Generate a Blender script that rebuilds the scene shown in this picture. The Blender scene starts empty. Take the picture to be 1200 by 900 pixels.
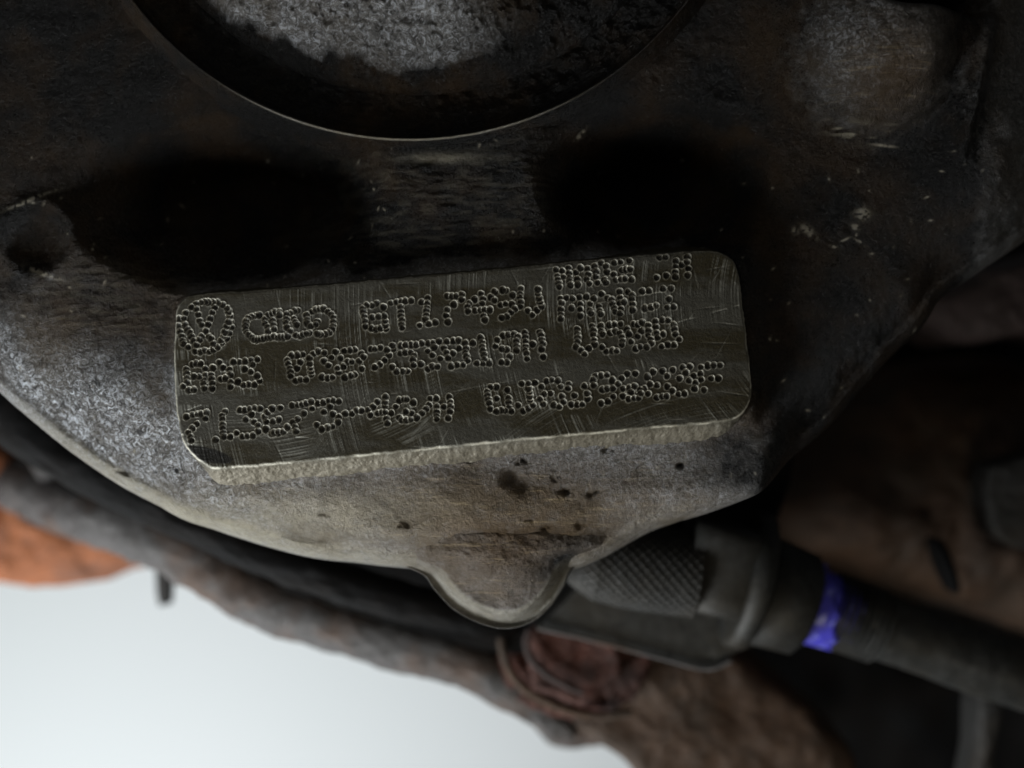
import bpy, math
import numpy as np
from math import radians, pi, sin, cos
from mathutils import Vector

# ------------------------------------------------------------------ camera, world, lamps
scene = bpy.context.scene
D = 1400.0                       # camera distance from the stamped pad; 100 model units = 1 Blender unit
cam_d = bpy.data.cameras.new("camera"); cam = bpy.data.objects.new("camera", cam_d)
scene.collection.objects.link(cam); scene.camera = cam
cam.location = (0, 0, D/100)
cam_d.lens = 42; cam_d.sensor_width = 36; cam_d.clip_end = 500; cam_d.clip_start = 0.1
cam_d.dof.use_dof = True; cam_d.dof.focus_distance = D/100 + 0.06; cam_d.dof.aperture_fstop = 0.085

world = bpy.data.worlds.new("World"); scene.world = world; world.use_nodes = True
bg = world.node_tree.nodes["Background"]; bg.inputs[0].default_value = (0.74, 0.77, 0.78, 1); bg.inputs[1].default_value = 0.05

def area(name, loc, target, size, power, color, sy=None):
    l = bpy.data.lights.new(name, 'AREA'); l.energy = power; l.color = color
    l.shape = 'RECTANGLE'; l.size = size; l.size_y = sy or size
    o = bpy.data.objects.new(name, l); scene.collection.objects.link(o)
    o.location = loc
    o.rotation_euler = (Vector(target)-Vector(loc)).to_track_quat('-Z', 'Y').to_euler()
    return o
area("key_lamp", (-12.5, -12.5, 5.5), (-1.5, -1.2, -0.5), 6, 2900, (0.95, 0.98, 1.0))
area("fill_lamp", (3, -12, 9), (0.5, -1.5, 0), 5, 330, (1.0, 0.9, 0.72))
area("top_fill", (-7, 9, 13), (0, 2, 0), 6, 185, (1.0, 0.95, 0.87))  # unseen lamp added to lift the upper half and give sheens
area("wall_fill", (-22, -30, -6), (-12, -13, -42), 26, 17500, (0.95, 0.985, 1.0))  # unseen lamp added only to brighten the wall

scene.view_settings.view_transform = 'Standard'; scene.view_settings.look = 'None'
scene.view_settings.exposure = 0; scene.view_settings.gamma = 1
scene.view_settings.use_curve_mapping = False

# ------------------------------------------------------------------ helpers
def hsh(ix, iy, seed):
    n = (ix.astype(np.int64)*374761393 + iy.astype(np.int64)*668265263 + seed*974634777) & 0xFFFFFFFF
    n = ((n ^ (n >> 13))*1274126177) & 0xFFFFFFFF
    n = n ^ (n >> 16)
    return (n & 0xFFFFFF)/float(0xFFFFFF)
def vn(x, y, s, seed=0):
    x = x/s; y = y/s
    ix = np.floor(x); iy = np.floor(y); fx = x-ix; fy = y-iy
    fx = fx*fx*(3-2*fx); fy = fy*fy*(3-2*fy)
    a = hsh(ix, iy, seed); b = hsh(ix+1, iy, seed); c = hsh(ix, iy+1, seed); d = hsh(ix+1, iy+1, seed)
    return (a*(1-fx)+b*fx)*(1-fy)+(c*(1-fx)+d*fx)*fy
def fbm(x, y, s, o=4, seed=0):
    t = 0; a = 1; w = 0
    for k in range(o):
        t = t + a*(vn(x, y, s, seed+k*17)-0.5); w += a; a *= 0.55; s *= 0.5
    return t/w*2
def sstep(a, b, x):
    t = np.clip((x-a)/(b-a), 0, 1); return t*t*(3-2*t)
def gauss(X, Y, cx, cy, rx, ry, rot=0):
    c, s = cos(rot), sin(rot); u = (X-cx)*c+(Y-cy)*s; v = -(X-cx)*s+(Y-cy)*c
    return np.exp(-((u/rx)**2+(v/ry)**2))
def W(px, py, z=0.0):
    """picture position -> model units (y down) at depth z"""
    f = (D-z)/D
    return 600+(px-600)*f, 450+(py-450)*f
def co(X, Y, Z):
    return np.stack([(X-600)/100, (450-Y)/100, Z/100], -1)

def link(name, me, mat, parent=None):
    o = bpy.data.objects.new(name, me); scene.collection.objects.link(o)
    if mat: me.materials.append(mat)
    if parent: o.parent = parent
    return o
def tag(o, label=None, cat=None, group=None, kind=None):
    if label: o['label'] = label
    if cat: o['category'] = cat
    if group: o['group'] = group
    if kind: o['kind'] = kind
    return o
def thing(name, label, cat, px, py, z):
    o = bpy.data.objects.new(name, None); scene.collection.objects.link(o)
    x, y = W(px, py, z); o.location = ((x-600)/100, (450-y)/100, z/100)
    o.empty_display_size = 0.2
    return tag(o, label, cat)
def raw(name, V, F, mat, parent=None, attrs=None, smooth=True):
    """V (n,3) array in world units, F (m,4) int array"""
    me = bpy.data.meshes.new(name)
    if parent is not None: V = V - np.array(parent.location)
    me.vertices.add(len(V)); me.vertices.foreach_set('co', V.astype(np.float32).ravel())
    k = F.shape[1]
    me.loops.add(F.size); me.loops.foreach_set('vertex_index', F.astype(np.int32).ravel())
    me.polygons.add(len(F)); me.polygons.foreach_set('loop_start', np.arange(0, F.size, k, dtype=np.int32))
    me.polygons.foreach_set('use_smooth', np.full(len(F), smooth))
    me.update(calc_edges=True)
    for an, arr in (attrs or {}).items():
        a = me.attributes.new(an, 'FLOAT', 'POINT'); a.data.foreach_set('value', arr.astype(np.float32).ravel())
    me.validate()
    return link(name, me, mat, parent)
def grid(name, X, Y, Z, mat, parent=None, attrs=None, wrap=False, flip=False, smooth=True, keep=None):
    r, c = X.shape
    I = np.arange(r*c).reshape(r, c)
    if wrap: I = np.concatenate([I, I[:, :1]], 1)
    F = np.stack([I[:-1, :-1], I[:-1, 1:], I[1:, 1:], I[1:, :-1]], -1).reshape(-1, 4)
    if keep is not None: F = F[keep.ravel()[F].all(1)]
    if flip: F = F[:, ::-1]
    return raw(name, co(X, Y, Z).reshape(-1, 3), F, mat, parent, attrs, smooth)

def curve(pts, n, closed=False):
    P = np.array(pts, float)
    if closed: P = np.concatenate([P[-1:], P, P[:2]])
    else: P = np.concatenate([2*P[:1]-P[1:2], P, 2*P[-1:]-P[-2:-1]])
    out = []
    for i in range(1, len(P)-2):
        a, b, c, d = P[i-1], P[i], P[i+1], P[i+2]
        for t in np.linspace(0, 1, 24, endpoint=False):
            out.append(.5*((2*b)+(-a+c)*t+(2*a-5*b+4*c-d)*t*t+(-a+3*b-3*c+d)*t**3))
    if not closed: out.append(P[-2])
    Q = np.array(out)
    if closed: Q = np.concatenate([Q, Q[:1]])
    L = np.concatenate([[0], np.cumsum(np.linalg.norm(np.diff(Q, axis=0), axis=1))])
    t = np.linspace(0, L[-1], n, endpoint=not closed)
    return np.stack([np.interp(t, L, Q[:, k]) for k in range(Q.shape[1])], 1)

def pillow(name, outline, z, back, mat, parent=None, rnd=30, dome=10, rough=3, rs=25, seed=1, n=180, m=36, sharp=False, tilt=(0, 0)):
    """solid lump: rounded front face with the given outline, side walls going back"""
    P = np.array([W(x, y, z) for x, y in outline])
    if sharp:
        Q = np.concatenate([P, P[:1]]); L = np.concatenate([[0], np.cumsum(np.linalg.norm(np.diff(Q, axis=0), axis=1))])
        t = np.linspace(0, L[-1], n, endpoint=False); C = np.stack([np.interp(t, L, Q[:, k]) for k in range(2)], 1)
    else: C = curve(P, n, True)
    c = C.mean(0); rr = np.linalg.norm(C-c, axis=1).mean()
    t = np.concatenate([np.linspace(0.001, 1, m), [1.0, 1.0, 1.0]])
    X = c[0]+(C[:, 0]-c[0])[None]*t[:, None]; Y = c[1]+(C[:, 1]-c[1])[None]*t[:, None]
    d = (1-t)[:, None]*rr*np.ones((1, n))
    e = np.clip(d/rnd, 0, 1)
    Z = z-rnd*(1-np.sqrt(1-(1-e)**2)) + dome*(1-t[:, None]**2)
    Z = Z+tilt[0]*(X-c[0])+tilt[1]*(Y-c[1])
    Z[m] -= back*.3; Z[m+1] -= back*.7; Z[m+2] -= back
    Z = Z+fbm(X+seed*91, Y, rs, 4, seed)*rough
    w = (fbm(X, Y+Z, rs*.8, 3, seed+5)*rough*.6)*sstep(.6, 1, t)[:, None]
    rx = (X-c[0])/rr; ry = (Y-c[1])/rr
    return grid(name, X+rx*w, Y+ry*w, Z, mat, parent, wrap=True, flip=True)

def tube(name, path, rad, mat, parent=None, n=56, steps=120, rough=1.0, rs=20, seed=3, squash=1.0, cap=True, prof=None, interp=True, smooth=True):
    """path: [(px,py,z)] in picture positions; rad: radii along the path (model units)"""
    P = np.array([W(a, b, c)+(c,) for a, b, c in path], float)
    C = curve(P, steps) if interp else P
    s = np.linspace(0, 1, len(C))
    R = np.interp(s, np.linspace(0, 1, len(rad)), rad) if interp else np.array(rad, float)
    T = np.gradient(C, axis=0); T /= np.linalg.norm(T, axis=1)[:, None]+1e-9
    if not interp:
        v = P[-1]-P[0]; T[:] = v/np.linalg.norm(v)
    up = np.array([0, 0, 1.0]); A = np.cross(T, up); A /= np.linalg.norm(A, axis=1)[:, None]+1e-9; B = np.cross(A, T)
    if cap:
        C = np.concatenate([C[:1], C, C[-1:]]); A = np.concatenate([A[:1], A, A[-1:]]); B = np.concatenate([B[:1], B, B[-1:]])
        R = np.concatenate([[.01], R, [.01]])
    th = np.linspace(0, 2*pi, n, endpoint=False)
    L = np.concatenate([[0], np.cumsum(np.linalg.norm(np.diff(C, axis=0), axis=1))])
    TH, LL = np.meshgrid(th, L)
    RR = R[:, None]*np.ones((1, n))
    if prof is not None: RR = RR*prof(TH, LL)
    nz = fbm(LL+seed*37, np.cos(TH)*R.max()+np.sin(TH)*R.max()*1.7, rs, 3, seed)*rough*np.clip(RR/10, 0, 1)
    RR = RR+nz
    V = C[:, None]+A[:, None]*(RR*np.cos(TH))[..., None]+B[:, None]*(RR*np.sin(TH)*squash)[..., None]
    return grid(name, V[..., 0], V[..., 1], V[..., 2], mat, parent, wrap=True, smooth=smooth)

# ------------------------------------------------------------------ materials
def newmat(name):
    m = bpy.data.materials.new(name); m.use_nodes = True
    nt = m.node_tree; nt.nodes.clear()
    out = nt.nodes.new('ShaderNodeOutputMaterial'); b = nt.nodes.new('ShaderNodeBsdfPrincipled')
    nt.links.new(b.outputs[0], out.inputs[0]); return m, nt, b
def N(nt, typ, **kw):
    n = nt.nodes.new(typ)
    for k, v in kw.items():
        if k.startswith('_'): setattr(n, k[1:], v)
        else: n.inputs[k.replace('_', ' ')].default_value = v
    return n
def noise(nt, vec, scale, detail=4, rough=.6):
    n = N(nt, 'ShaderNodeTexNoise', Scale=scale, Detail=detail, Roughness=rough); nt.links.new(vec, n.inputs['Vector']); return n.outputs['Fac']
def ramp(nt, src, a, b, lo=0., hi=1.):
    n = N(nt, 'ShaderNodeMapRange'); n.inputs[1].default_value = a; n.inputs[2].default_value = b
    n.inputs[3].default_value = lo; n.inputs[4].default_value = hi; nt.links.new(src, n.inputs[0]); return n.outputs[0]
def math_(nt, op, a, b=None):
    n = N(nt, 'ShaderNodeMath', _operation=op); n.use_clamp = False
    for i, v in enumerate((a, b)):
        if v is None: continue
        if isinstance(v, (int, float)): n.inputs[i].default_value = v
        else: nt.links.new(v, n.inputs[i])
    return n.outputs[0]
def mix(nt, f, a, b):
    n = nt.nodes.new('ShaderNodeMix'); n.data_type = 'RGBA'
    if isinstance(f, (int, float)): n.inputs[0].default_value = f
    else: nt.links.new(f, n.inputs[0])
    for i, v in ((6, a), (7, b)):
        if isinstance(v, tuple): n.inputs[i].default_value = v+(1,)
        else: nt.links.new(v, n.inputs[i])
    return n.outputs[2]
def coords(nt, sc=(1, 1, 1), rot=0):
    t = nt.nodes.new('ShaderNodeTexCoord'); g = nt.nodes.new('ShaderNodeNewGeometry'); mp = nt.nodes.new('ShaderNodeMapping')
    mp.inputs['Scale'].default_value = sc; mp.inputs['Rotation'].default_value = (0, 0, rot)
    nt.links.new(g.outputs['Position'], mp.inputs[0]); return mp.outputs[0]
def attr(nt, name):
    a = nt.nodes.new('ShaderNodeAttribute'); a.attribute_name = name; return a.outputs['Fac']

def cast_mat(name, base, dark, brown, metal=.35, rough=(.38, .62), grit=1.0, use_attr=False, streak=True):
    m, nt, b = newmat(name); v = coords(nt)
    big = noise(nt, v, 1.1, 5); mid = noise(nt, v, 7, 5, .65); fine = noise(nt, v, 30, 6, .82)
    vor = N(nt, 'ShaderNodeTexVoronoi', Scale=17., Randomness=1.); nt.links.new(v, vor.inputs['Vector'])
    wv = coords(nt, (1, 1, 1)); 
    col = mix(nt, ramp(nt, mid, .3, .7), tuple(c*.62 for c in base), tuple(min(1, c*1.3) for c in base))
    col = mix(nt, ramp(nt, fine, .35, .7, 0, .65), col, tuple(c*.35 for c in base))
    if use_attr:
        gd = N(nt, 'ShaderNodeTexNoise', Scale=12.5, Detail=4., Roughness=.8, Distortion=1.6); nt.links.new(v, gd.inputs['Vector'])
        gq = attr(nt, 'grit')
        hi = ramp(nt, gd.outputs['Fac'], .50, .60); lo2 = ramp(nt, gd.outputs['Fac'], .47, .40)
        col = mix(nt, math_(nt, 'MULTIPLY', hi, gq), col, (.74, .78, .84)); col = mix(nt, math_(nt, 'MULTIPLY', lo2, gq), col, (.045, .045, .05))  # bluish flecks paint glints of bare metal into the colour
    col = mix(nt, ramp(nt, big, .46, .64, 0, .75), col, brown)
    # scattered black pock marks
    pock = N(nt, 'ShaderNodeTexVoronoi', Scale=4.3, Randomness=1.); 
    add = N(nt, 'ShaderNodeVectorMath', _operation='ADD'); nt.links.new(v, add.inputs[0])
    nz = N(nt, 'ShaderNodeTexNoise', Scale=9., Detail=3.); nt.links.new(v, nz.inputs['Vector'])
    sc = N(nt, 'ShaderNodeVectorMath', _operation='SCALE'); sc.inputs[3].default_value = .22; nt.links.new(nz.outputs['Color'], sc.inputs[0])
    nt.links.new(sc.outputs[0], add.inputs[1]); nt.links.new(add.outputs[0], pock.inputs['Vector'])
    pk = ramp(nt, pock.outputs['Distance'], .05, .1, 1, 0)
    pk = math_(nt, 'MULTIPLY', pk, ramp(nt, mid, .42, .55))
    col = mix(nt, pk, col, (.006, .006, .006))
    if use_attr:
        sv = coords(nt, (1.2, 13, 1), radians(-6)); st = noise(nt, sv, 1.6, 5, .7)
        bare_glint = ramp(nt, st, .56, .72)
        bcol = mix(nt, bare_glint, (.085, .052, .024), (.36, .27, .15))  # bare metal streaks, their gold tone also painting in glints
        r = math_(nt, 'MULTIPLY', attr(nt, 'rust'), ramp(nt, mid, .2, .55, .5, 1)); 
        col = mix(nt, r, col, bcol)
        g = attr(nt, 'grime_shade'); g2 = math_(nt, 'ADD', g, math_(nt, 'MULTIPLY', math_(nt, 'SUBTRACT', mid, .5), .7))  # oily grime and painted shade together darken pits and unlit sides
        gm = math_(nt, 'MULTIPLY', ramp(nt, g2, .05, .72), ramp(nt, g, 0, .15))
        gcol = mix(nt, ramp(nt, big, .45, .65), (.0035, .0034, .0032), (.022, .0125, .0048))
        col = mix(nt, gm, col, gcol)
        spk = math_(nt, 'MULTIPLY', ramp(nt, noise(nt, v, 60, 2, .5), .72, .76), .5)  # scattered glints painted into the colour as pale flecks
        col = mix(nt, spk, col, (.35, .33, .3))
        lo = attr(nt, 'pale'); col = mix(nt, math_(nt, 'MULTIPLY', lo, ramp(nt, mid, .25, .6, .45, 1)), col, (.36, .33, .25))
    nt.links.new(col, b.inputs['Base Color'])
    met = ramp(nt, mid, .3, .7, metal*1.2, metal*.7)
    if use_attr: met = math_(nt, 'MULTIPLY', met, ramp(nt, gm, 0, 1, 1, .2))
    nt.links.new(met, b.inputs['Metallic'])
    ro = ramp(nt, fine, .3, .7, rough[0], rough[1])
    if use_attr: ro = math_(nt, 'SUBTRACT', ro, math_(nt, 'MULTIPLY', gm, .10))
    nt.links.new(ro, b.inputs['Roughness'])
    if use_attr:
        nt.links.new(ramp(nt, gm, 0, 1, .5, .30), b.inputs['Specular IOR Level'])
    h = math_(nt, 'ADD', math_(nt, 'MULTIPLY', fine, 1.0), math_(nt, 'MULTIPLY', vor.outputs['Distance'], .25))
    h = math_(nt, 'ADD', h, math_(nt, 'MULTIPLY', mid, 1.5))
    if use_attr: h = math_(nt, 'ADD', h, math_(nt, 'MULTIPLY', math_(nt, 'MULTIPLY', gd.outputs['Fac'], gq), 2.5))
    bp = N(nt, 'ShaderNodeBump', Strength=.75*grit, Distance=.03); nt.links.new(h, bp.inputs['Height'])
    nt.links.new(bp.outputs[0], b.inputs['Normal'])
    return m

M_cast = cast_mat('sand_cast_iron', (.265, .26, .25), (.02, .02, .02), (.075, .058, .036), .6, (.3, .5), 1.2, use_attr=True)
M_dim = cast_mat('oily_dark_iron', (.035, .034, .032), (.01, .01, .01), (.03, .022, .014), .3, (.4, .65), .8)
M_grey = cast_mat('blued_grey_steel', (.125, .118, .115), (.02, .02, .02), (.105, .064, .043), .35, (.4, .6), 1.0)
M_rust = cast_mat('orange_rust', (.36, .12, .042), (.1, .05, .02), (.13, .062, .04), .0, (.7, .9), .7)
M_brown = cast_mat('brown_heat_stained_iron', (.075, .038, .017), (.03, .02, .01), (.035, .022, .012), .1, (.5, .8), .7)
M_darkrust = cast_mat('dark_red_rust', (.11, .034, .02), (.03, .02, .01), (.02, .012, .010), .05, (.55, .8), 1.2)
M_pinkish = cast_mat('brownish_pink_scale', (.055, .034, .030), (.03, .02, .01), (.03, .02, .016), .1, (.55, .8), .8)
M_black = cast_mat('gap_shade_black', (.003, .003, .003), (.01, .01, .01), (.005, .0035, .0025), .05, (.6, .8), .6)  # near-black that paints the shade of gaps and depth
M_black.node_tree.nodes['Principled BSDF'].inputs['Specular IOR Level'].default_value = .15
M_plast = cast_mat('black_oily_steel', (.03, .030, .027), (.01, .01, .01), (.028, .024, .017), .35, (.42, .6), .35)

m, nt, b = newmat('blue_paint_mark'); v = coords(nt)
c = mix(nt, ramp(nt, noise(nt, v, 7, 5), .56, .66), (.06, .055, .46), (.24, .26, .68)); c = mix(nt, ramp(nt, noise(nt, v, 9, 3), .62, .68), c, (.02, .02, .03))
nt.links.new(c, b.inputs['Base Color']); b.inputs['Roughness'].default_value = .35; M_blue = m

m, nt, b = newmat('white_wall_paint'); v = coords(nt)
nt.links.new(mix(nt, noise(nt, v, .05, 2), (.80, .84, .84), (.84, .86, .87)), b.inputs['Base Color']); b.inputs['Roughness'].default_value = .8; M_wall = m

# machined pad
m, nt, b = newmat('machined_oily_pad'); v = coords(nt)
big = noise(nt, coords(nt, (.35, 1.6, 1), radians(-5)), 1.1, 5); fine = noise(nt, v, 30, 4, .7); mid = noise(nt, v, 6, 4)
c = mix(nt, ramp(nt, big, .44, .54), (.080, .076, .060), (.042, .034, .015))
c = mix(nt, ramp(nt, fine, .4, .7, 0, .5), c, (.03, .028, .022))
sc = attr(nt, 'scratch'); c = mix(nt, math_(nt, 'MULTIPLY', sc, ramp(nt, mid, .3, .6, .4, 1)), c, (.30, .30, .26))
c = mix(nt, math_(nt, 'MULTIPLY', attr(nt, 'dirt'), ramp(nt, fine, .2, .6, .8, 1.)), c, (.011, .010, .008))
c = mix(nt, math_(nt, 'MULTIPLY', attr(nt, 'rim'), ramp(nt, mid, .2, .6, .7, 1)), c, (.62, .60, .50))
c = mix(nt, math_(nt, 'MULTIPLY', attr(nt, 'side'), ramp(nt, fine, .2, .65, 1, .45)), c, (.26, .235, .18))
nt.links.new(c, b.inputs['Base Color']); b.inputs['Metallic'].default_value = .35
nt.links.new(ramp(nt, fine, .3, .7, .38, .58), b.inputs['Roughness'])
h = math_(nt, 'ADD', fine, math_(nt, 'MULTIPLY', math_(nt, 'MULTIPLY', mid, attr(nt, 'side')), 2.0))
bp = N(nt, 'ShaderNodeBump', Strength=.45, Distance=.02); nt.links.new(h, bp.inputs['Height']); nt.links.new(bp.outputs[0], b.inputs['Normal'])
M_pad = m

# ------------------------------------------------------------------ the setting: pale wall far behind
me = bpy.data.meshes.new('wall'); me.from_pydata([(-90, -90, -42), (90, -90, -42), (90, 90, -42), (-90, 90, -42)], [], [(0, 1, 2, 3)])
tag(link('wall', me, M_wall), 'plain white wall far behind the engine parts', kind='structure')

# ------------------------------------------------------------------ turbocharger housing
T = thing('turbocharger_housing', 'dark oily cast turbocharger housing with a raised dot-stamped number pad', 'turbocharger', 520, 300, -60)
zo = -125.0
outl = [(-330, -160), (-300, 0), (-230, 160), (-130, 300), (-60, 395), (0, 458), (55, 505), (110, 548), (165, 582), (250, 620), (350, 650), (420, 660), (490, 666),
        (590, 668), (665, 668), (700, 656), (760, 624), (830, 596), (900, 555), (970, 500), (1030, 432), (1075, 388), (1100, 352), (1150, 318), (1230, 262), (1310, 160), (1360, 0), (1380, -160)]
OC = curve([W(x, y, zo) for x, y in outl], 2400)
CX, CY = 480.0, -245.0
ang = np.arctan2(OC[:, 1]-CY, OC[:, 0]-CX); rad = np.hypot(OC[:, 0]-CX, OC[:, 1]-CY)
o_ = np.argsort(ang); ang = ang[o_]; rad = rad[o_]
nth, nr = 1150, 400
th = np.linspace(radians(4), radians(176), nth)
Ro = np.interp(th, ang, rad)
t = np.linspace(0, 1, nr-14)
Rin = 408.0
Rg = Rin+(Ro[None]-Rin)*(t[:, None]**0.93)
TH = np.ones((nr-14, 1))*th[None]
X = CX+Rg*np.cos(TH); Y = CY+Rg*np.sin(TH)
d = Ro[None]-Rg
def bodyH(X, Y, d):
    e = np.clip(d/150, 0, 1)
    H = -130+98*np.sqrt(np.clip(1-(1-e)**2, 0, 1))
    H = H+8*sstep(0, 10, d)*(1-sstep(22, 34, d))              # smoother parting lip along the outer edge
    # core pits left and right of the neck
    p = np.clip(((X-262)/165)**2+((Y-225)/100)**2, 0, 4)**.5
    H = H-150*(1-sstep(.3, 1.28, p))
    p = np.clip(((X-775)/118)**2+((Y-212)/82)**2, 0, 4)**.5
    H = H-140*(1-sstep(.3, 1.3, p))
    # neck to the inlet flange
    H = H+18*sstep(0, 60, X-395)*sstep(0, 60, 665-X)*sstep(330, 200, Y)
    # bolt bowl at upper right
    rb = np.hypot(X-1028, (Y-28)*1.0)
    H = H+34*np.exp(-((rb-128)/20)**2)*0+8*np.sin(rb/4.2)*np.exp(-((rb-118)/14)**2)*.25+74*(1-sstep(45, 150, rb))
    H = H-90*np.exp(-((X-1100)/62)**4-((Y+16)/24)**4)+30*gauss(X, Y, 1150, 90, 16, 90, .22)
    # ridge and right shoulder
    H = H-30*sstep(1165, 1260, X)*sstep(380, 200, Y)
    # lug on the left
    rl = np.hypot(X-34, Y-278)
    H = H+7*np.exp(-((rl-44)/12)**2)-8*(1-sstep(8, 40, rl))
    # swell over the drain boss
    H = H+20*gauss(X, Y, 592, 612, 130, 55)
    H = H+14*gauss(X, Y, 470, 640, 120, 30)
    H = np.where(True, H+(np.maximum(H, -34)-H)*sstep(640, 570, Y)*sstep(150, 215, X)*sstep(960, 890, X)*sstep(330, 400, Y), H)
    # fillet where the pad grows out of the casting
    ca, sa = cos(-.0925), sin(-.0925); u = (X-545)*ca+(Y-422)*sa; v_ = -(X-545)*sa+(Y-422)*ca
    qx = np.abs(u)-308; qy = np.abs(v_)-74; db = np.hypot(np.maximum(qx, 0), np.maximum(qy, 0))-28
    H = H+np.clip(-13-H, 0, 24)*.75*np.exp(-(np.maximum(db, 0)/13)**2)
    return H
H = bodyH(X, Y, d)
lip = sstep(0, 8, d)*(1-sstep(26, 36, d))
rg = (1-.75*lip)
H = H+fbm(X, Y, 90, 3, 4)*7+fbm(X, Y, 22, 3, 9)*1.6*rg
gn = vn(X, Y, 7.5, 31)*.6+vn(X, Y, 4.2, 57)*.6
leftgrit = gauss(X, Y, 60, 480, 200, 100, .6)
streaky = np.clip(1.2*gauss(X, Y, 120, 350, 110, 60)+1.2*gauss(X, Y, 520, 230, 170, 90), 0, 1)
H = H+((gn-.6)*(.7+1.3*leftgrit)*(1-streaky)+(vn(X*.22+Y*.03, Y+X*.1, 3.6, 71)-.5)*2.0*streaky)*rg
# chips and pits
rng = np.random.RandomState(7)
for _ in range(22):
    cx, cy, r = rng.uniform(80, 900), rng.uniform(500, 650), rng.uniform(1.5, 3.5)
    for _k in range(4):
        ax, ay = cx+rng.uniform(-6, 6), cy+rng.uniform(-3, 3)
        H = H-r*1.2*gauss(X, Y, ax, ay, r*rng.uniform(.8, 2.2), r*.8, rng.uniform(-1, 1))
H = H-12*np.exp(-((X-598)**2+(Y-562)**2)/90)
H = H-7*np.exp(-((X-612)**2+(Y-572)**2)/60)
# masks
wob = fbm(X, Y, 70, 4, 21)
gr = sstep(345, 255, Y+wob*35+.10*(X-600))*1.0  # shade of the unlit upper half painted in with the oily grime
gr = np.maximum(gr, sstep(800, 930, X+wob*60+(Y-480)*-.25)*1.0)  # shade of the side facing away from the light, painted in
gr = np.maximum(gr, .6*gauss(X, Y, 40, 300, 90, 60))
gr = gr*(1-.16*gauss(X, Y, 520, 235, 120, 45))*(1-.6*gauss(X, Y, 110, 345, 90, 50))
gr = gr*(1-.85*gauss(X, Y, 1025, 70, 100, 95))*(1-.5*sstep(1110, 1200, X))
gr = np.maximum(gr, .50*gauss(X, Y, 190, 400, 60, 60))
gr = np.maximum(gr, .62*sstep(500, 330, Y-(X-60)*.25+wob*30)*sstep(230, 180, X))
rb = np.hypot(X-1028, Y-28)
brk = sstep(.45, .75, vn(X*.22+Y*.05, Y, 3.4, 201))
flk = np.zeros_like(X)  # pale chips and flecks; the thin left streaks paint highlight lines
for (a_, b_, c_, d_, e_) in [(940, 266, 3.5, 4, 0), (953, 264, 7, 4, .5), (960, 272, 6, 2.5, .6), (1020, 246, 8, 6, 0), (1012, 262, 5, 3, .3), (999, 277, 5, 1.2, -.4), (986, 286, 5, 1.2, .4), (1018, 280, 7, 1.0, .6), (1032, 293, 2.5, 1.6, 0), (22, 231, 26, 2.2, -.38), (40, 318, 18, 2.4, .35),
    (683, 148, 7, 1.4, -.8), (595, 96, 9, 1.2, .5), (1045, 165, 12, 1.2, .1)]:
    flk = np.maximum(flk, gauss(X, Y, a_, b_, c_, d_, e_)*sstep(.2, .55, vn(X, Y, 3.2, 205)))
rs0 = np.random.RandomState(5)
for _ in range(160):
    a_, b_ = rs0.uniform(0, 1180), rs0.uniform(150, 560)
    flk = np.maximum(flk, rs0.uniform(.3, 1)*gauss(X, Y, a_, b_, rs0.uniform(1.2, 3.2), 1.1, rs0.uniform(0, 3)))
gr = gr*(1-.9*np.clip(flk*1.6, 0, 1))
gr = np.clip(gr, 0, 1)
ru = np.clip(gauss(X, Y, 130, 360, 90, 42)*1.2+.9*gauss(X, Y, 520, 225, 130, 60)+1.0*gauss(X, Y, 495, 190, 70, 14)
             + 1.0*gauss(X, Y, 1050, 100, 90, 90)+.75*gauss(X, Y, 560, 600, 300, 70)+.7*gauss(X, Y, 610, 620, 110, 50)+.6*gauss(X, Y, 900, 470, 60, 60), 0, 1)
pa = np.clip(.55*lip*sstep(900, 500, X)*sstep(430, 560, Y)+.75*gauss(X, Y, 430, 610, 250, 34, -.0)+.55*gauss(X, Y, 520, 182, 42, 6)+.8*np.exp(-((rb-124)/9)**2)*gauss(X, Y, 1015, 152, 40, 24)*brk+.10*streaky*brk*(1-sstep(600, 700, X))+.9*np.clip(flk*1.4, 0, 1), 0, 1)
grt = np.clip(.36+.75*leftgrit*(1-lip)+.5*gauss(X, Y, 990, 30, 60, 50)+.35*gauss(X, Y, 1140, 110, 18, 80), 0, 1)
pa = pa*(1-.85*gauss(X, Y, 590, 625, 150, 50)); ru = np.maximum(ru, .9*gauss(X, Y, 590, 625, 150, 50))
# the rolled-under rim
k = np.linspace(0, 1, 15)[1:]
xr = np.repeat(X[-1:], 14, 0); yr = np.repeat(Y[-1:], 14, 0)
nx = np.cos(TH[:14]); ny = np.sin(TH[:14])
zr = H[-1:]-(k[:, None]*150)
off = (-60*k**2)[:, None]+fbm(xr, zr, 18, 2, 5)*1.5
X2 = np.concatenate([X, xr+nx*off]); Y2 = np.concatenate([Y, yr+ny*off]); Z2 = np.concatenate([H, zr])
ext = lambda a: np.concatenate([a, np.repeat(a[-1:], 14, 0)])
grid('housing_shell', X2, Y2, Z2, M_cast, T, {'grime_shade': ext(gr), 'rust': ext(ru), 'pale': ext(pa), 'grit': ext(grt)}, flip=True)

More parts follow.
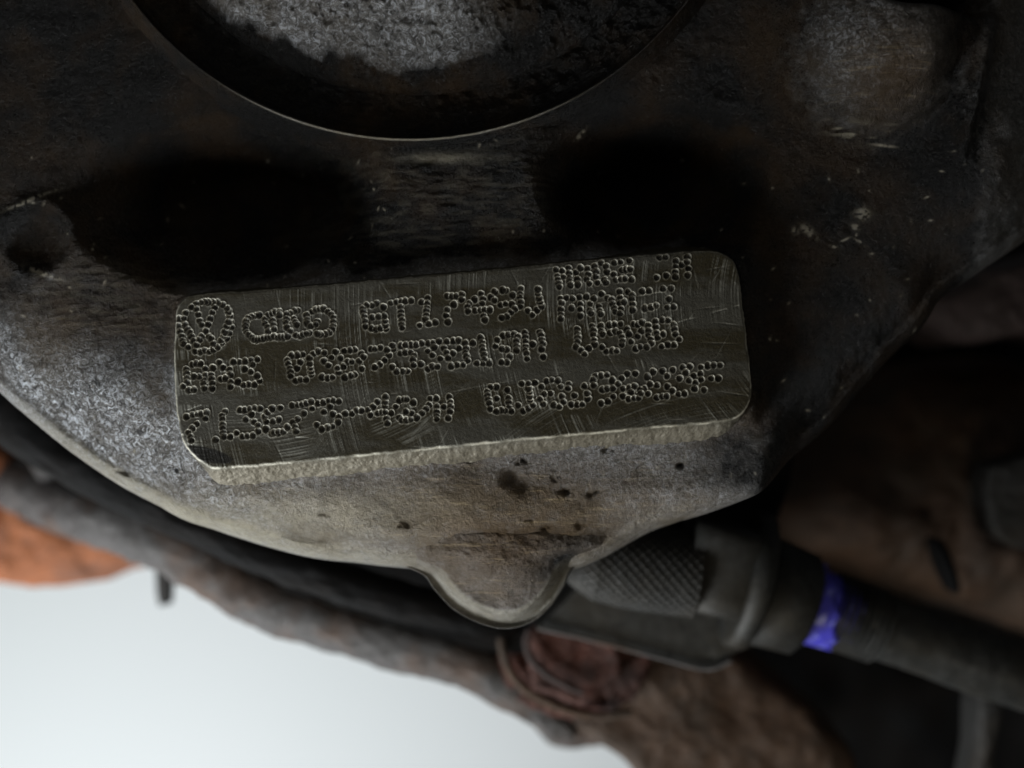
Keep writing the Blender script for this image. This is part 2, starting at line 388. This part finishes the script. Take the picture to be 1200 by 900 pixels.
# inlet flange with its thin bright rim, and the boss inside it
th = np.linspace(radians(8), radians(172), 900)
rr = np.linspace(330, 428, 90)
TH, RG = np.meshgrid(th, rr); X = CX+RG*np.cos(TH); Y = CY+RG*np.sin(TH)
Z = np.where(RG < 404, -26+fbm(X, Y, 16, 3, 3)*5+10*sstep(350, 402, RG)+vn(RG*9, TH*40, 9, 4)*2.2*sstep(365, 395, RG), 0)
Z = np.where(RG >= 404, -2-3*np.abs(RG-407.5), Z)
Z = np.where(RG > 410, -9-(RG-410)*1.9, Z)
Z = Z+fbm(X, Y, 8, 2, 8)*.8
gr = np.where(RG < 403, .80-.25*sstep(380, 402, RG)*gauss(X, Y, 460, 160, 150, 60), .75)*(1-.25*gauss(X, Y, 330, 130, 260, 60))*np.ones_like(X)  # shade of the groove painted in with the grime
gr = np.where((RG > 405.5) & (RG < 409), .15+.85*sstep(560, 740, X)+.85*sstep(360, 200, X), np.maximum(gr, .85))
gr = gr*(1-.8*gauss(X, Y, 490, 190, 80, 14))
ru = np.where(RG > 411, gauss(X, Y, 495, 184, 90, 24), .1)
pa = np.where((RG > 405.5) & (RG < 409), .9*gauss(X, Y, 470, 150, 170, 70), 0)+np.where(RG > 410, 1.0*gauss(X, Y, 495, 188, 60, 7)*sstep(.4, .65, vn(X*.25, Y, 3, 9)), 0)
grid('inlet_flange', X, Y, Z, M_cast, T, {'grime_shade': np.clip(gr, 0, 1), 'rust': ru, 'pale': np.clip(pa, 0, 1), 'grit': pa*0+.4}, flip=True)
rr = np.linspace(4, 352, 190); TH, RG = np.meshgrid(np.linspace(radians(5), radians(175), 800), rr); X = CX+RG*np.cos(TH); Y = CY+RG*np.sin(TH)
Z = -30+62*np.sqrt(np.clip(1-(RG/352)**4, 0, 1))+fbm(X, Y, 40, 3, 2)*5+fbm(X, Y, 9, 3, 6)*4
gr = np.clip(sstep(500, 640, X+fbm(X, Y, 60, 3, 77)*24)*.8+.75*sstep(10, 150, Y+(np.abs(X-430)/200)**2*10+fbm(X, Y, 40, 3, 7)*16)**1.0+1.0*sstep(315, 350, RG+fbm(X, Y, 30, 3, 3)*14), 0, .97)  # darkening to the right and lower edge paints the dome's shade
grid('inlet_boss', X, Y, Z, M_cast, T, {'grime_shade': gr, 'rust': X*0+.05, 'pale': X*0, 'grit': X*0+.62}, flip=True)

# drain boss (nose at the bottom)
C0 = np.array(W(592, 640, -60))
nose = curve([W(x, y, -95) for x, y in [(455, 600), (446, 640), (470, 662), (494, 674), (507, 692), (530, 716), (560, 732), (592, 739), (622, 732), (645, 714), (662, 690), (672, 668), (694, 650), (735, 632), (735, 600), (690, 570), (592, 555), (495, 565)]], 420, True)
tt = np.concatenate([np.linspace(.002, 1, 130), np.ones(8)])
X = C0[0]+(nose[:, 0]-C0[0])[None]*tt[:, None]; Y = C0[1]+(nose[:, 1]-C0[1])[None]*tt[:, None]
low = sstep(650, 705, Y)
Z = -27-62*tt[:, None]**2.4+0*X
Zc = -27-32*sstep(0, .68, tt)[:, None]-34*sstep(.70, .93, tt)[:, None]-0*X
Zc = Zc+6*np.exp(-((tt[:, None]-.96)/.02)**2)-22*sstep(.97, 1, tt)[:, None]
Z = Z*(1-low)+Zc*low
for i in range(8): Z[130+i] = Z[129]-(i+1)*22
Z = Z-70*sstep(632, 560, Y)
Z = Z+fbm(X, Y, 30, 3, 12)*3+fbm(X, Y, 7, 3, 13)*1.6*(1-.5*low)
cres = low*(sstep(.68, .74, tt)*(1-sstep(.93, .97, tt)))[:, None]
gr = np.clip(.28*gauss(X, Y, 620, 672, 70, 30)+.75*gauss(X, Y, 672, 690, 30, 60)*(1-cres*.6)+.7*low*sstep(.95, .97, tt)[:, None]*(1-sstep(.985, 1, tt))[:, None], 0, 1)
grid('drain_boss', X, Y, Z, M_cast, T, {'grime_shade': gr, 'rust': np.clip(1.0*(1-cres)*gauss(X, Y, 600, 650, 120, 80), 0, 1), 'pale': np.clip(cres*.5, 0, 1), 'grit': .15+0*X}, wrap=True, flip=True)

# ------------------------------------------------------------------ the stamped pad
DOTS = []
def win(ox, oy, s, pts): DOTS.extend((ox+a/s, oy+b/s) for a, b in pts)
win(200, 340, 10, [(100,340),(95,420),(110,480),(130,540),(140,590),(150,630),(205,670),(290,715),(350,720),(400,710),(450,720),(495,695),(550,670),(600,610),(655,560),(690,500),(720,430),(700,370),(690,300),(680,250),(660,210),(610,170),(550,145),(490,140),(440,140),(400,140),(360,145),(300,160),(240,200),(180,265),(150,330),
 (300,220),(325,290),(340,360),(360,400),(520,200),(490,260),(470,330),(440,400),(415,480),(170,410),(200,460),(225,500),(245,540),(270,590),(360,540),(340,580),(305,640),(450,540),(475,570),(500,625),(590,590),(620,540),(640,490),(660,420),(680,370)])
win(280, 340, 10, [(200,290),(240,290),(150,310),(110,330),(85,370),(75,410),(75,450),(90,490),(115,520),(150,550),(180,580),(215,580),(255,570),(290,565),(330,555),(370,545),(310,340),(310,390),(330,430),(345,480),(350,290),(390,270),(430,255),(475,250),(480,290),(400,360),(400,410),(410,450),(410,540),(450,550),(490,545),(530,545),(570,540),
 (690,235),(650,240),(600,270),(560,290),(560,340),(550,380),(560,430),(600,470),(640,330),(660,370),(680,400),(670,530),(720,530),(750,520),(800,290),(800,340),(800,390),(840,420),(860,250),(900,230),(940,220),(990,220),(1040,250),(1080,280),(1110,320),(1110,370),(1110,420),(1090,460),(1060,500),(1010,510),(960,520),(920,510),(920,370),(900,400),(830,500),(790,510)])
win(410, 320, 10, [(310,350),(265,375),(200,370),(150,420),(160,460),(170,510),(180,560),(185,625),(260,650),(310,650),(360,640),(430,650),(420,610),(410,560),(405,500),(265,520),(400,400),(330,510),(480,350),(550,340),(600,330),(650,325),(715,320),(600,400),(600,450),(600,505),(605,550),(610,600),(615,640),(840,340),(910,290),(905,350),(905,400),(900,440),(895,490),(890,540),(925,590),(820,610),(1000,580)])
win(520, 320, 10, [(45,270),(100,270),(150,270),(215,250),(210,310),(120,370),(50,430),(30,490),(50,570),(440,240),(460,300),(455,350),(365,305),(305,350),(280,390),(285,450),(375,440),(430,430),(480,430),(540,430),(470,500),(480,545),(600,220),(550,280),(595,315),(670,370),(725,360),(805,260),(800,365),(840,420),(790,460),(740,510),(680,520),(730,200),(690,200),
 (905,185),(900,240),(895,285),(905,340),(905,390),(985,440),(1040,480),(1095,430),(1150,385),(1130,335),(1120,290),(1110,240),(1110,190)])
win(640, 290, 10, [(120,260),(130,330),(140,370),(150,420),(155,460),(190,270),(205,340),(270,240),(270,300),(275,350),(280,400),(285,440),(350,290),(400,240),(370,370),(375,430),(480,250),(500,310),(480,370),(510,420),(570,220),(590,280),(590,340),(600,410),(640,180),(700,220),(720,290),(790,310),(820,380),(680,380),(700,410),(800,180),(870,170),(975,150),(890,260),(940,260),(980,250),(880,370),(930,370),(1000,375),
 (170,600),(235,590),(310,600),(395,580),(470,580),(180,650),(170,720),(180,780),(170,830),(300,710),(400,660),(400,720),(405,795),(520,660),(560,600),(650,540),(510,740),(530,770),(620,690),(630,740),(640,780),(720,590),(770,610),(780,660),(800,710),(820,750),(860,520),(865,590),(870,650),(880,720),(870,770),(960,520),(1010,560),(1010,600),(1015,660),(1015,730),(920,640)])
win(730, 290, 10, [(430,110),(500,110),(400,350),(510,330),(620,160),(620,220),(615,280),(625,340),(690,200),(760,110),(750,170),(770,240),(760,330),(470,480),(570,480),(540,600),(230,510),(310,510),(260,710),(330,700),(390,680),(520,700),(600,695)])
win(200, 400, 10, [(185,330),(190,385),(190,430),(190,480),(150,530),(210,570),(270,565),(255,275),(300,260),(355,260),(405,320),(495,310),(420,400),(470,390),(385,450),(385,490),(480,440),(490,490),(400,550),(490,555),(330,410),(265,410),(570,250),(615,300),(690,330),(700,390),(590,440),(640,430),(705,470),(705,530),(790,475),(855,510),(920,500),(985,500),(1040,460),(1020,405),(940,360),(865,320),(735,240),(810,240),(870,230),(940,220),(1020,210),(965,270)])
win(325, 380, 10, [(300,350),(235,360),(165,365),(120,420),(130,460),(145,510),(155,560),(160,605),(215,660),(270,650),(335,645),(400,590),(395,550),(390,510),(385,460),(375,400),(425,345),(480,320),(550,330),(270,445),(235,515),(685,325),(640,385),(545,430),(600,480),(775,490),(720,560),(700,510),(525,620),(590,625),(650,620),(905,300),(850,300),(785,310),(740,400),(830,440),(880,440),(955,430),(990,350),(1010,385),(990,525),(910,590),(860,600),(790,620)])
win(430, 370, 10, [(50,390),(95,390),(160,370),(210,520),(155,570),(95,600),(310,390),(300,350),(260,460),(235,400),(400,350),(450,340),(525,340),(580,340),(645,320),(720,320),(780,310),(845,300),(940,300),(1015,300),(1075,290),(1150,320),(475,650),(420,650),(350,655),(295,600),(400,440),(450,430),(510,430),(550,460),(545,510),(545,575),(635,565),(790,370),(710,410),(770,460),(905,380),(930,430),(1010,440),(955,490),(865,500),(715,620),(765,590),(825,600),(990,590),(1080,380),(1065,570)])
win(540, 370, 10, [(50,320),(60,380),(60,430),(65,480),(80,520),(30,575),(145,320),(235,260),(245,310),(255,360),(265,410),(270,460),(275,505),(335,550),(260,560),(190,555),(430,285),(410,350),(495,230),(560,225),(625,215),(670,250),(660,300),(655,350),(655,400),(540,390),(485,385),(575,480),(540,540),(480,540),(750,200),(760,250),(755,300),(760,350),(760,400),(765,440),(775,500),(845,330),(925,190),(940,230),(950,280),(960,320),(945,385),(970,480)])
win(660, 350, 8, [(130,285),(135,320),(135,365),(135,405),(125,450),(165,480),(200,520),(240,465),(275,260),(285,300),(285,340),(290,380),(300,425),(350,260),(360,300),(370,330),(430,250),(480,240),(540,240),(440,320),(490,310),(530,320),(555,360),(555,395),(555,430),(365,455),(410,495),(460,490),(500,490),(600,290),(620,330),(640,400),(660,240),(700,240),(740,220),(735,300),(700,350),(680,470),(725,450),(800,250),(800,300),(800,340),(820,380),(830,420),(785,455),(870,210),(930,200),(990,200),(870,270),(880,320),(890,360),(940,330),(1040,240),(1045,290),(1060,330),(1085,380),(1040,430),(985,430),(925,445)])
win(205, 460, 10, [(140,280),(205,265),(265,250),(310,245),(370,235),(360,295),(260,365),(205,420),(160,465),(190,515),(190,560),(60,515),(590,220),(555,270),(555,310),(560,370),(560,415),(565,470),(575,510),(650,520),(480,550),(725,470),(790,515),(850,505),(910,500),(975,450),(760,200),(820,200),(875,190),(930,180),(995,190),(900,250),(835,310),(930,345),(975,375),(1050,280),(1070,340),(1090,230),(1140,185),(1150,340),(1070,430),(1145,480)])
win(320, 440, 10, [(90,375),(65,520),(10,670),(60,670),(120,655),(170,610),(240,550),(260,600),(275,650),(295,510),(360,445),(450,385),(230,355),(290,345),(340,340),(390,330),(450,315),(530,325),(590,315),(650,295),(705,295),(770,300),(675,360),(595,425),(705,455),(770,490),(765,550),(700,600),(640,610),(570,625),(515,575),(845,450),(930,440),(980,410),(1040,410),(1110,400)])
win(430, 440, 10, [(40,460),(75,365),(125,310),(210,360),(215,310),(215,250),(130,440),(180,430),(220,430),(285,440),(230,510),(240,560),(340,360),(385,290),(430,280),(470,280),(545,320),(525,440),(460,420),(380,490),(410,520),(460,520),(510,520),(590,500),(745,270),(810,265),(730,345),(695,390),(645,440),(820,360),(820,430),(820,470),(820,510),(905,365),(965,250),(980,310),(980,360),(975,420),(955,495)])
win(560, 420, 8.57, [(190,285),(130,285),(95,330),(100,370),(105,410),(115,450),(125,505),(190,405),(300,310),(310,400),(310,440),(315,490),(335,530),(280,520),(235,520),(190,530),(405,470),(455,525),(510,505),(555,470),(530,420),(525,380),(520,340),(510,300),(440,250),(510,250),(575,245),(640,285),(690,230),(740,220),(800,220),(830,280),(735,350),(670,350),(625,410),(660,455),(910,255),(910,295),(845,380),(860,440),(770,470),(820,480),(970,370),(940,460),(1000,465),(1050,460),(1105,400),(1100,350),(1070,275),(1160,270),(1160,220)])
win(690, 410, 7.5, [(60,230),(110,225),(160,220),(40,265),(45,310),(210,265),(290,250),(340,210),(410,205),(260,300),(300,340),(120,350),(165,340),(215,340),(110,465),(170,450),(215,410),(300,405),(355,330),(400,320),(370,370),(355,430),(400,425),(440,430),(490,340),(455,350),(460,380),(525,385),(515,235),(565,190),(650,185),(740,175),(690,230),(800,250),(540,300),(600,310),(690,320),(600,420),(640,405),(685,410),(735,360),(790,390),(845,385),(830,155),(890,150),(855,200),(885,270),(925,225),(940,290),(930,340),(985,150),(985,210),(990,260),(1015,350),(1050,140),(1095,135),(1155,135),(1080,250),(1140,250)])

st = 0.85
X, Y = np.meshgrid(np.arange(188, 905, st), np.arange(278, 592, st))
outl = curve([(206, 370), (212, 354), (232, 345), (340, 337), (560, 317), (740, 300), (825, 294), (856, 302), (866, 325), (872, 372), (880, 440), (880, 468), (868, 486), (842, 495), (740, 504), (560, 521), (400, 537), (262, 549), (238, 543), (216, 522), (208, 490), (204, 440)], 500, True)
# signed distance to the outline (inside positive)
def sdf(X, Y, P):
    A = P; B = np.roll(P, -1, 0); best = np.full(X.shape, 1e9); ins = np.zeros(X.shape, bool)
    for (ax, ay), (bx, by) in zip(A[::2], B[1::2]):
        ex, ey = bx-ax, by-ay; L2 = ex*ex+ey*ey+1e-9
        q = np.clip(((X-ax)*ex+(Y-ay)*ey)/L2, 0, 1)
        best = np.minimum(best, (X-ax-q*ex)**2+(Y-ay-q*ey)**2)
        cr = ((ay > Y) != (by > Y)) & (X < (bx-ax)*(Y-ay)/(by-ay+1e-12)+ax); ins ^= cr
    return np.where(ins, 1, -1)*np.sqrt(best)
S = sdf(X, Y, outl)+fbm(X, Y, 9, 3, 40)*1.2
Z = fbm(X, Y, 60, 3, 41)*1.0+fbm(X, Y, 6, 2, 43)*.25
# face-mill rings and stray scratches
r1 = np.hypot(X-1010, Y-345); r2 = np.hypot(X-260, Y-60); r3 = np.hypot(X-900, Y-900)
n1 = np.interp(r1, np.arange(0, 1200, .9), np.random.RandomState(3).rand(1334)[:len(np.arange(0, 1200, .9))])
n2 = np.interp(r2, np.arange(0, 1400, 1.0), np.random.RandomState(4).rand(1400)); n3 = np.interp(r3, np.arange(0, 1400, 1.0), np.random.RandomState(5).rand(1400))
m1 = sstep(.3, .6, vn(X, Y, 45, 61))*sstep(.25, .5, vn(X*.35, Y, 13, 66))*(.8+.8*gauss(X, Y, 640, 400, 140, 55)); m2 = sstep(.45, .7, vn(X, Y, 38, 62))*gauss(X, Y, 330, 520, 260, 40); m3 = sstep(.4, .7, vn(X, Y, 38, 63))*gauss(X, Y, 600, 500, 260, 34)
scr = np.clip((n1-.62)*3, 0, 1)*m1*1.1+np.clip((n2-.6)*3, 0, 1)*m2*.8+np.clip((n3-.6)*3, 0, 1)*m3*.8
Z += (n1-.5)*.8*m1+(n2-.5)*.5*m2+(n3-.5)*.5*m3
rs = np.random.RandomState(11)
for _ in range(60):
    cx, cy = rs.uniform(210, 875), rs.uniform(305, 540); a = rs.choice([-.12, -.1, .02, 1.1, 2.1, 1.5])+rs.randn()*.12; L = rs.uniform(4, 30)
    u = (X-cx)*cos(a)+(Y-cy)*sin(a); v_ = -(X-cx)*sin(a)+(Y-cy)*cos(a)
    k = np.exp(-(v_/.7)**2)*(np.abs(u) < L)*(1-np.abs(u)/L); Z -= k*.7; scr += k*rs.uniform(.15, .6)
for (ax, ay, bx, by) in [(780, 382, 866, 358), (218, 482, 236, 475), (346, 513, 366, 513.5), (700, 356, 800, 338)]:
    L = math.hypot(bx-ax, by-ay); a = math.atan2(by-ay, bx-ax); u = (X-ax)*cos(a)+(Y-ay)*sin(a); v_ = -(X-ax)*sin(a)+(Y-ay)*cos(a)
    k = np.exp(-(v_/.8)**2)*(u > 0)*(u < L)*sstep(.2, .6, vn(X, Y, 9, 5)); Z -= k; scr += k*.8
# dot marks: each strike leaves a crater with a raised burr
dirt = np.zeros_like(X); rim = np.zeros_like(X)
rs = np.random.RandomState(21)
x0, y0 = X[0, 0], Y[0, 0]
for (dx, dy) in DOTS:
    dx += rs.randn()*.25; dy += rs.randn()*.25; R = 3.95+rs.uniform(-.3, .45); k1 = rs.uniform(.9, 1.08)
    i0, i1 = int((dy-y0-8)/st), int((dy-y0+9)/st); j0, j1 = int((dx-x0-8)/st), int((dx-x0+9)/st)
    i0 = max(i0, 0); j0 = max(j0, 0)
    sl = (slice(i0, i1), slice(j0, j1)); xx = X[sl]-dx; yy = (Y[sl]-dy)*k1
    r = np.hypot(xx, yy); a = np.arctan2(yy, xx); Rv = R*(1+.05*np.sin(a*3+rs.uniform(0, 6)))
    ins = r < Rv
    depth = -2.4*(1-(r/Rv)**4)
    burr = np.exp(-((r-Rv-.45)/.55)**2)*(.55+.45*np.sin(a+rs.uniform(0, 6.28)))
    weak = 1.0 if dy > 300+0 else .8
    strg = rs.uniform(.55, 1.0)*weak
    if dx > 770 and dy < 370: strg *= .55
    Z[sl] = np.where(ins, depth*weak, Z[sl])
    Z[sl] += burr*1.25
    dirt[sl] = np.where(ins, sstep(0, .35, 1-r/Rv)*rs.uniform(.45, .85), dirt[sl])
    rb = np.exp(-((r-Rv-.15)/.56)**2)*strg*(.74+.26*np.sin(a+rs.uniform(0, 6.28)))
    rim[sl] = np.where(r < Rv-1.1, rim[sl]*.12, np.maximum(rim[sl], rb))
# pad edge: crisp, a little rounded, wide sloping flank below
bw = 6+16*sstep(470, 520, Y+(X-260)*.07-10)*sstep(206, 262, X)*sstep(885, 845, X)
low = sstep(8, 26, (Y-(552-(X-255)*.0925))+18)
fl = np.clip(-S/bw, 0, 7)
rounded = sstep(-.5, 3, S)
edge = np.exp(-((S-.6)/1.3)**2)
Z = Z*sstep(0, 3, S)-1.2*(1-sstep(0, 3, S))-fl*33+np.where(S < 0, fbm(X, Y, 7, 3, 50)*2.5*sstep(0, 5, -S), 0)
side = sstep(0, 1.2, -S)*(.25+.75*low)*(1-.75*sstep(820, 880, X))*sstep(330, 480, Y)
rim = np.maximum(rim, edge*(.6*sstep(.3, .55, vn(X, Y, 14, 90))*sstep(320, 420, Y)+.25)*(1-.7*gauss(X, Y, 500, 320, 260, 18)))  # light line along the pad edge is a highlight painted in
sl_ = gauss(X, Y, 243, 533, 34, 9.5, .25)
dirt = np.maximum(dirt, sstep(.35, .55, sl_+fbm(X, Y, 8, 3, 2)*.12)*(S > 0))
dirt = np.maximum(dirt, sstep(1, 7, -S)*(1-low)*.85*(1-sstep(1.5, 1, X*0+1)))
tilt = -.012*(Y-420)
P = T
rq = np.hypot(X-CX, Y-CY); dq = np.interp(np.arctan2(Y-CY, X-CX), ang, rad)-rq
keep = (S > -4) | ((Z > bodyH(X, Y, dq)-9) & (S > -60))
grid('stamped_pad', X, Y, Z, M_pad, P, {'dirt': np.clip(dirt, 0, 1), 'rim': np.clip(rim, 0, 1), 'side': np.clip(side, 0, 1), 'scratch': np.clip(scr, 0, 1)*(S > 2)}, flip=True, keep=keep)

# ------------------------------------------------------------------ things around and behind the housing
o = tube('clamp_ring', [(-140, 470, -760), (-40, 540, -720), (50, 580, -620), (120, 605, -500), (200, 637, -440), (300, 697, -430), (380, 728, -430), (460, 752, -430), (530, 770, -430), (580, 796, -440), (630, 832, -450), (672, 862, -450)],
         [50, 50, 50, 50, 50, 48, 46, 44, 42, 42, 34, 16], M_grey, rough=6, rs=30, steps=260, n=90)
tag(o, 'scaly grey-brown flange ring curving below the turbocharger housing', 'flange')
o = tube('seal_ring', [(-140, 260, -300), (-40, 420, -300), (40, 505, -300), (120, 560, -300), (220, 610, -300), (320, 655, -300), (440, 695, -300), (540, 720, -340), (600, 732, -420), (680, 745, -470)],
         [60, 58, 52, 36, 30, 28, 28, 28, 26, 22], M_black, rough=4, rs=30, steps=200)  # ring kept black to paint the shade of the gap
tag(o, 'ring painted black for the shade in the gap between housing and grey flange', 'ring')
o = pillow('gap_backing', [(-200, 300), (-40, 440), (60, 548), (180, 622), (320, 694), (460, 740), (600, 768), (760, 740), (900, 640), (900, 400), (500, 200), (0, 100)], -400, 30, M_black, rnd=10, dome=0, rough=3, rs=40, seed=22)  # black backing added so the gap stays dark
tag(o, 'added black backing that gives the gap between housing and flange ring its shade', 'plate')
o = pillow('exhaust_manifold', [(-140, 440), (-20, 500), (40, 545), (80, 590), (130, 628), (195, 655), (172, 668), (132, 676), (100, 690), (40, 694), (-30, 688), (-140, 690)], -640, 220, M_rust, rnd=70, dome=30, rough=16, rs=60)
tag(o, 'orange rusty exhaust manifold at the left edge above the white background', 'exhaust manifold')
o = pillow('heat_shield_arm', [(30, 540), (90, 548), (160, 590), (240, 630), (228, 655), (150, 640), (100, 606), (60, 590)], -560, 90, M_grey, rnd=30, rough=8, rs=30, seed=5)
tag(o, 'grey scaly arm between the orange manifold and the flange ring', 'bracket')
o = tube('stud', [(190, 650, -650), (192, 664, -650), (193, 680, -650), (194, 704, -650), (194.5, 708, -650)], [14, 15, 15, 15, 12], M_dim, rough=.5, steps=30)
tag(o, 'short dark stud hanging below the orange rusty manifold', 'stud')

o = pillow('turbine_flange', [(572, 735), (590, 790), (625, 825), (680, 862), (735, 898), (790, 960), (960, 990), (1010, 900), (960, 840), (900, 790), (820, 740), (700, 700), (600, 690)], -470, 260, M_brown, rnd=40, dome=8, rough=14, rs=60, seed=8)
tag(o, 'brown heat-stained iron flange below the actuator at the bottom edge', 'flange')
o = pillow('flange_tab', [(570, 770), (600, 800), (640, 822), (690, 858), (712, 872), (690, 878), (652, 878), (632, 862), (612, 834), (584, 806)], -520, 90, M_grey, rnd=12, rough=4, rs=22, seed=9)
tag(o, 'small grey pointed tab under the brown flange beside the white background', 'tab')

B = thing('rusty_bolt', 'dark red rusted hexagon bolt head below the drain boss', 'bolt', 668, 778, -400)
def hexpts(cx, cy, r, rot): return [(cx+r*cos(rot+i*pi/3), cy+r*sin(rot+i*pi/3)) for i in range(6)]
def ringpts(cx, cy, rx, ry): return [(cx+rx*cos(i*pi/8), cy+ry*sin(i*pi/8)) for i in range(16)]
pillow('washer', ringpts(672, 778, 92, 66), -408, 60, M_darkrust, B, rnd=14, dome=0, rough=12, rs=20, seed=2)
pillow('bolt_head', hexpts(672, 770, 62, .35), -370, 50, M_darkrust, B, rnd=12, dome=-6, rough=6, rs=18, seed=4, sharp=True)

tube('washer_lip', [(588, 730, -392), (588, 760, -392), (604, 796, -392), (640, 822, -392), (690, 838, -392), (740, 836, -392)], [5, 7, 8, 7, 6], M_brown, B, rough=2, rs=12, steps=80, n=20)
tube('head_edge', [(620, 738, -356), (616, 752, -356), (622, 772, -356), (640, 790, -356), (664, 804, -356), (684, 812, -356)], [4, 5, 5, 4], M_pinkish, B, rough=2, rs=12, steps=80, n=18)
A = thing('actuator', 'black actuator with knurled end, collar and rod marked with blue paint', 'actuator', 850, 690, -330)
plate_pts = [(628, 737), (700, 662), (800, 655), (880, 700), (884, 757), (862, 766), (850, 778), (826, 785), (760, 768), (690, 750)]
pillow('mounting_plate', plate_pts, -330, 40, M_plast, A, rnd=4, dome=0, rough=1, rs=30, sharp=True, n=260, tilt=(.02, -.05))
tube('plate_edge', [(631, 736, -322), (700, 752, -322), (770, 770, -322), (828, 784, -322), (858, 774, -322)], [3.2]*4, M_grey, A, rough=1, rs=9, steps=80, n=16)
def knurl(TH, L):
    u = TH*58/18*1.0; n = 26
    a = np.abs(((TH*n/(2*pi)+L/14.5) % 1)-.5)*2; b_ = np.abs(((TH*n/(2*pi)-L/14.5) % 1)-.5)*2
    return 1+.05*np.clip(np.minimum(a, b_)*2.4, 0, 1)-.02
tube('knurled_end', [(668, 656, -262), (690, 659, -262), (740, 664, -262), (815, 673, -262)], [30, 50, 56, 58, 58, 58], M_plast, A, rough=.8, steps=190, n=460, prof=knurl)
tube('actuator_body', [(800, 655, -282), (802, 655, -282), (872, 672, -282), (878, 673, -282)], [50, 64, 64, 60], M_plast, A, rough=1.0, interp=False, n=96, prof=lambda t_, l: 1/(np.abs(np.cos(t_))**6+np.abs(np.sin(t_))**6)**(1/6))
tube('collar', [(864, 676, -300), (868, 677, -300), (886, 682, -300), (890, 683, -300)], [88, 98, 98, 88], M_plast, A, rough=1, interp=False)
tube('sleeve', [(888, 690, -320), (892, 691, -320), (940, 708, -320), (946, 710, -320)], [76, 80, 74, 64], M_plast, A, rough=1.5, interp=False)
tube('paint_mark', [(936, 699, -340), (940, 701, -340), (966, 710, -340), (1004, 725, -340)], [57, 61, 58, 56], M_blue, A, rough=2, rs=14, n=90, steps=70, prof=lambda t_, l: np.where(l < 60*(.30+.70*(1-np.cos(t_))/1.7)+4*np.sin(t_*9), 1, .80))
tube('thread', [(972, 713, -340), (1030, 734, -340)], [51, 50], M_plast, A, rough=.6, steps=140, n=60, prof=lambda t_, l: 1+.11*np.sin(l/9.5*2*pi+t_))
tube('rod', [(1018, 728, -340), (1024, 730, -340), (1120, 765, -345), (1300, 826, -350)], [50, 47, 50, 50, 50], M_plast, A, rough=2.5, rs=40, steps=160)

o = pillow('turbine_housing', [(880, 600), (905, 560), (960, 500), (1040, 440), (1120, 420), (1230, 430), (1320, 560), (1320, 760), (1180, 740), (1050, 700), (960, 670), (900, 650)], -620, 250, M_brown, rnd=120, dome=60, rough=22, rs=90, seed=12)
tag(o, 'large dull brown turbine housing behind the actuator rod at right', 'turbine housing')
o = pillow('exhaust_lump', [(1085, 360), (1120, 330), (1200, 300), (1320, 280), (1330, 400), (1220, 390), (1150, 402), (1110, 392)], -480, 160, M_pinkish, rnd=40, rough=10, rs=40, seed=14)
tag(o, 'dull reddish-brown casting corner at the right edge beside the housing', 'casting')
o = pillow('bracket_clip', [(1158, 560), (1180, 540), (1290, 530), (1290, 660), (1215, 648), (1172, 632), (1160, 604)], -460, 60, M_dim, rnd=10, rough=3, rs=20, seed=15)
tag(o, 'dark grey bracket corner at the right edge above the rod', 'bracket')
o = pillow('slit_shade', [(1098, 638), (1106, 634), (1118, 660), (1126, 692), (1118, 694), (1104, 664)], -470, 40, M_black, rnd=6, rough=2, rs=20, seed=16)  # black sliver painted in for the shade of a slit
tag(o, 'thin black piece standing in for a dark slit in the brown turbine housing above the rod', 'tab')
o = pillow('grey_strut', [(1150, 812), (1176, 820), (1168, 880), (1160, 940), (1136, 940), (1144, 880)], -430, 60, M_dim, rnd=8, rough=3, rs=20, seed=17)
tag(o, 'narrow grey strut below the rod near the bottom right corner', 'strut')
o = pillow('engine_block', [(560, 690), (620, 760), (720, 850), (830, 940), (1000, 1040), (1700, 1040), (1700, 40), (1000, 100), (500, 300)], -950, 300, M_black, rnd=80, dome=0, rough=14, rs=80, seed=18)  # black stands in for deep shade and covers the pale wall
tag(o, 'engine block painted black for the shade of the depth behind the turbocharger', 'engine block')
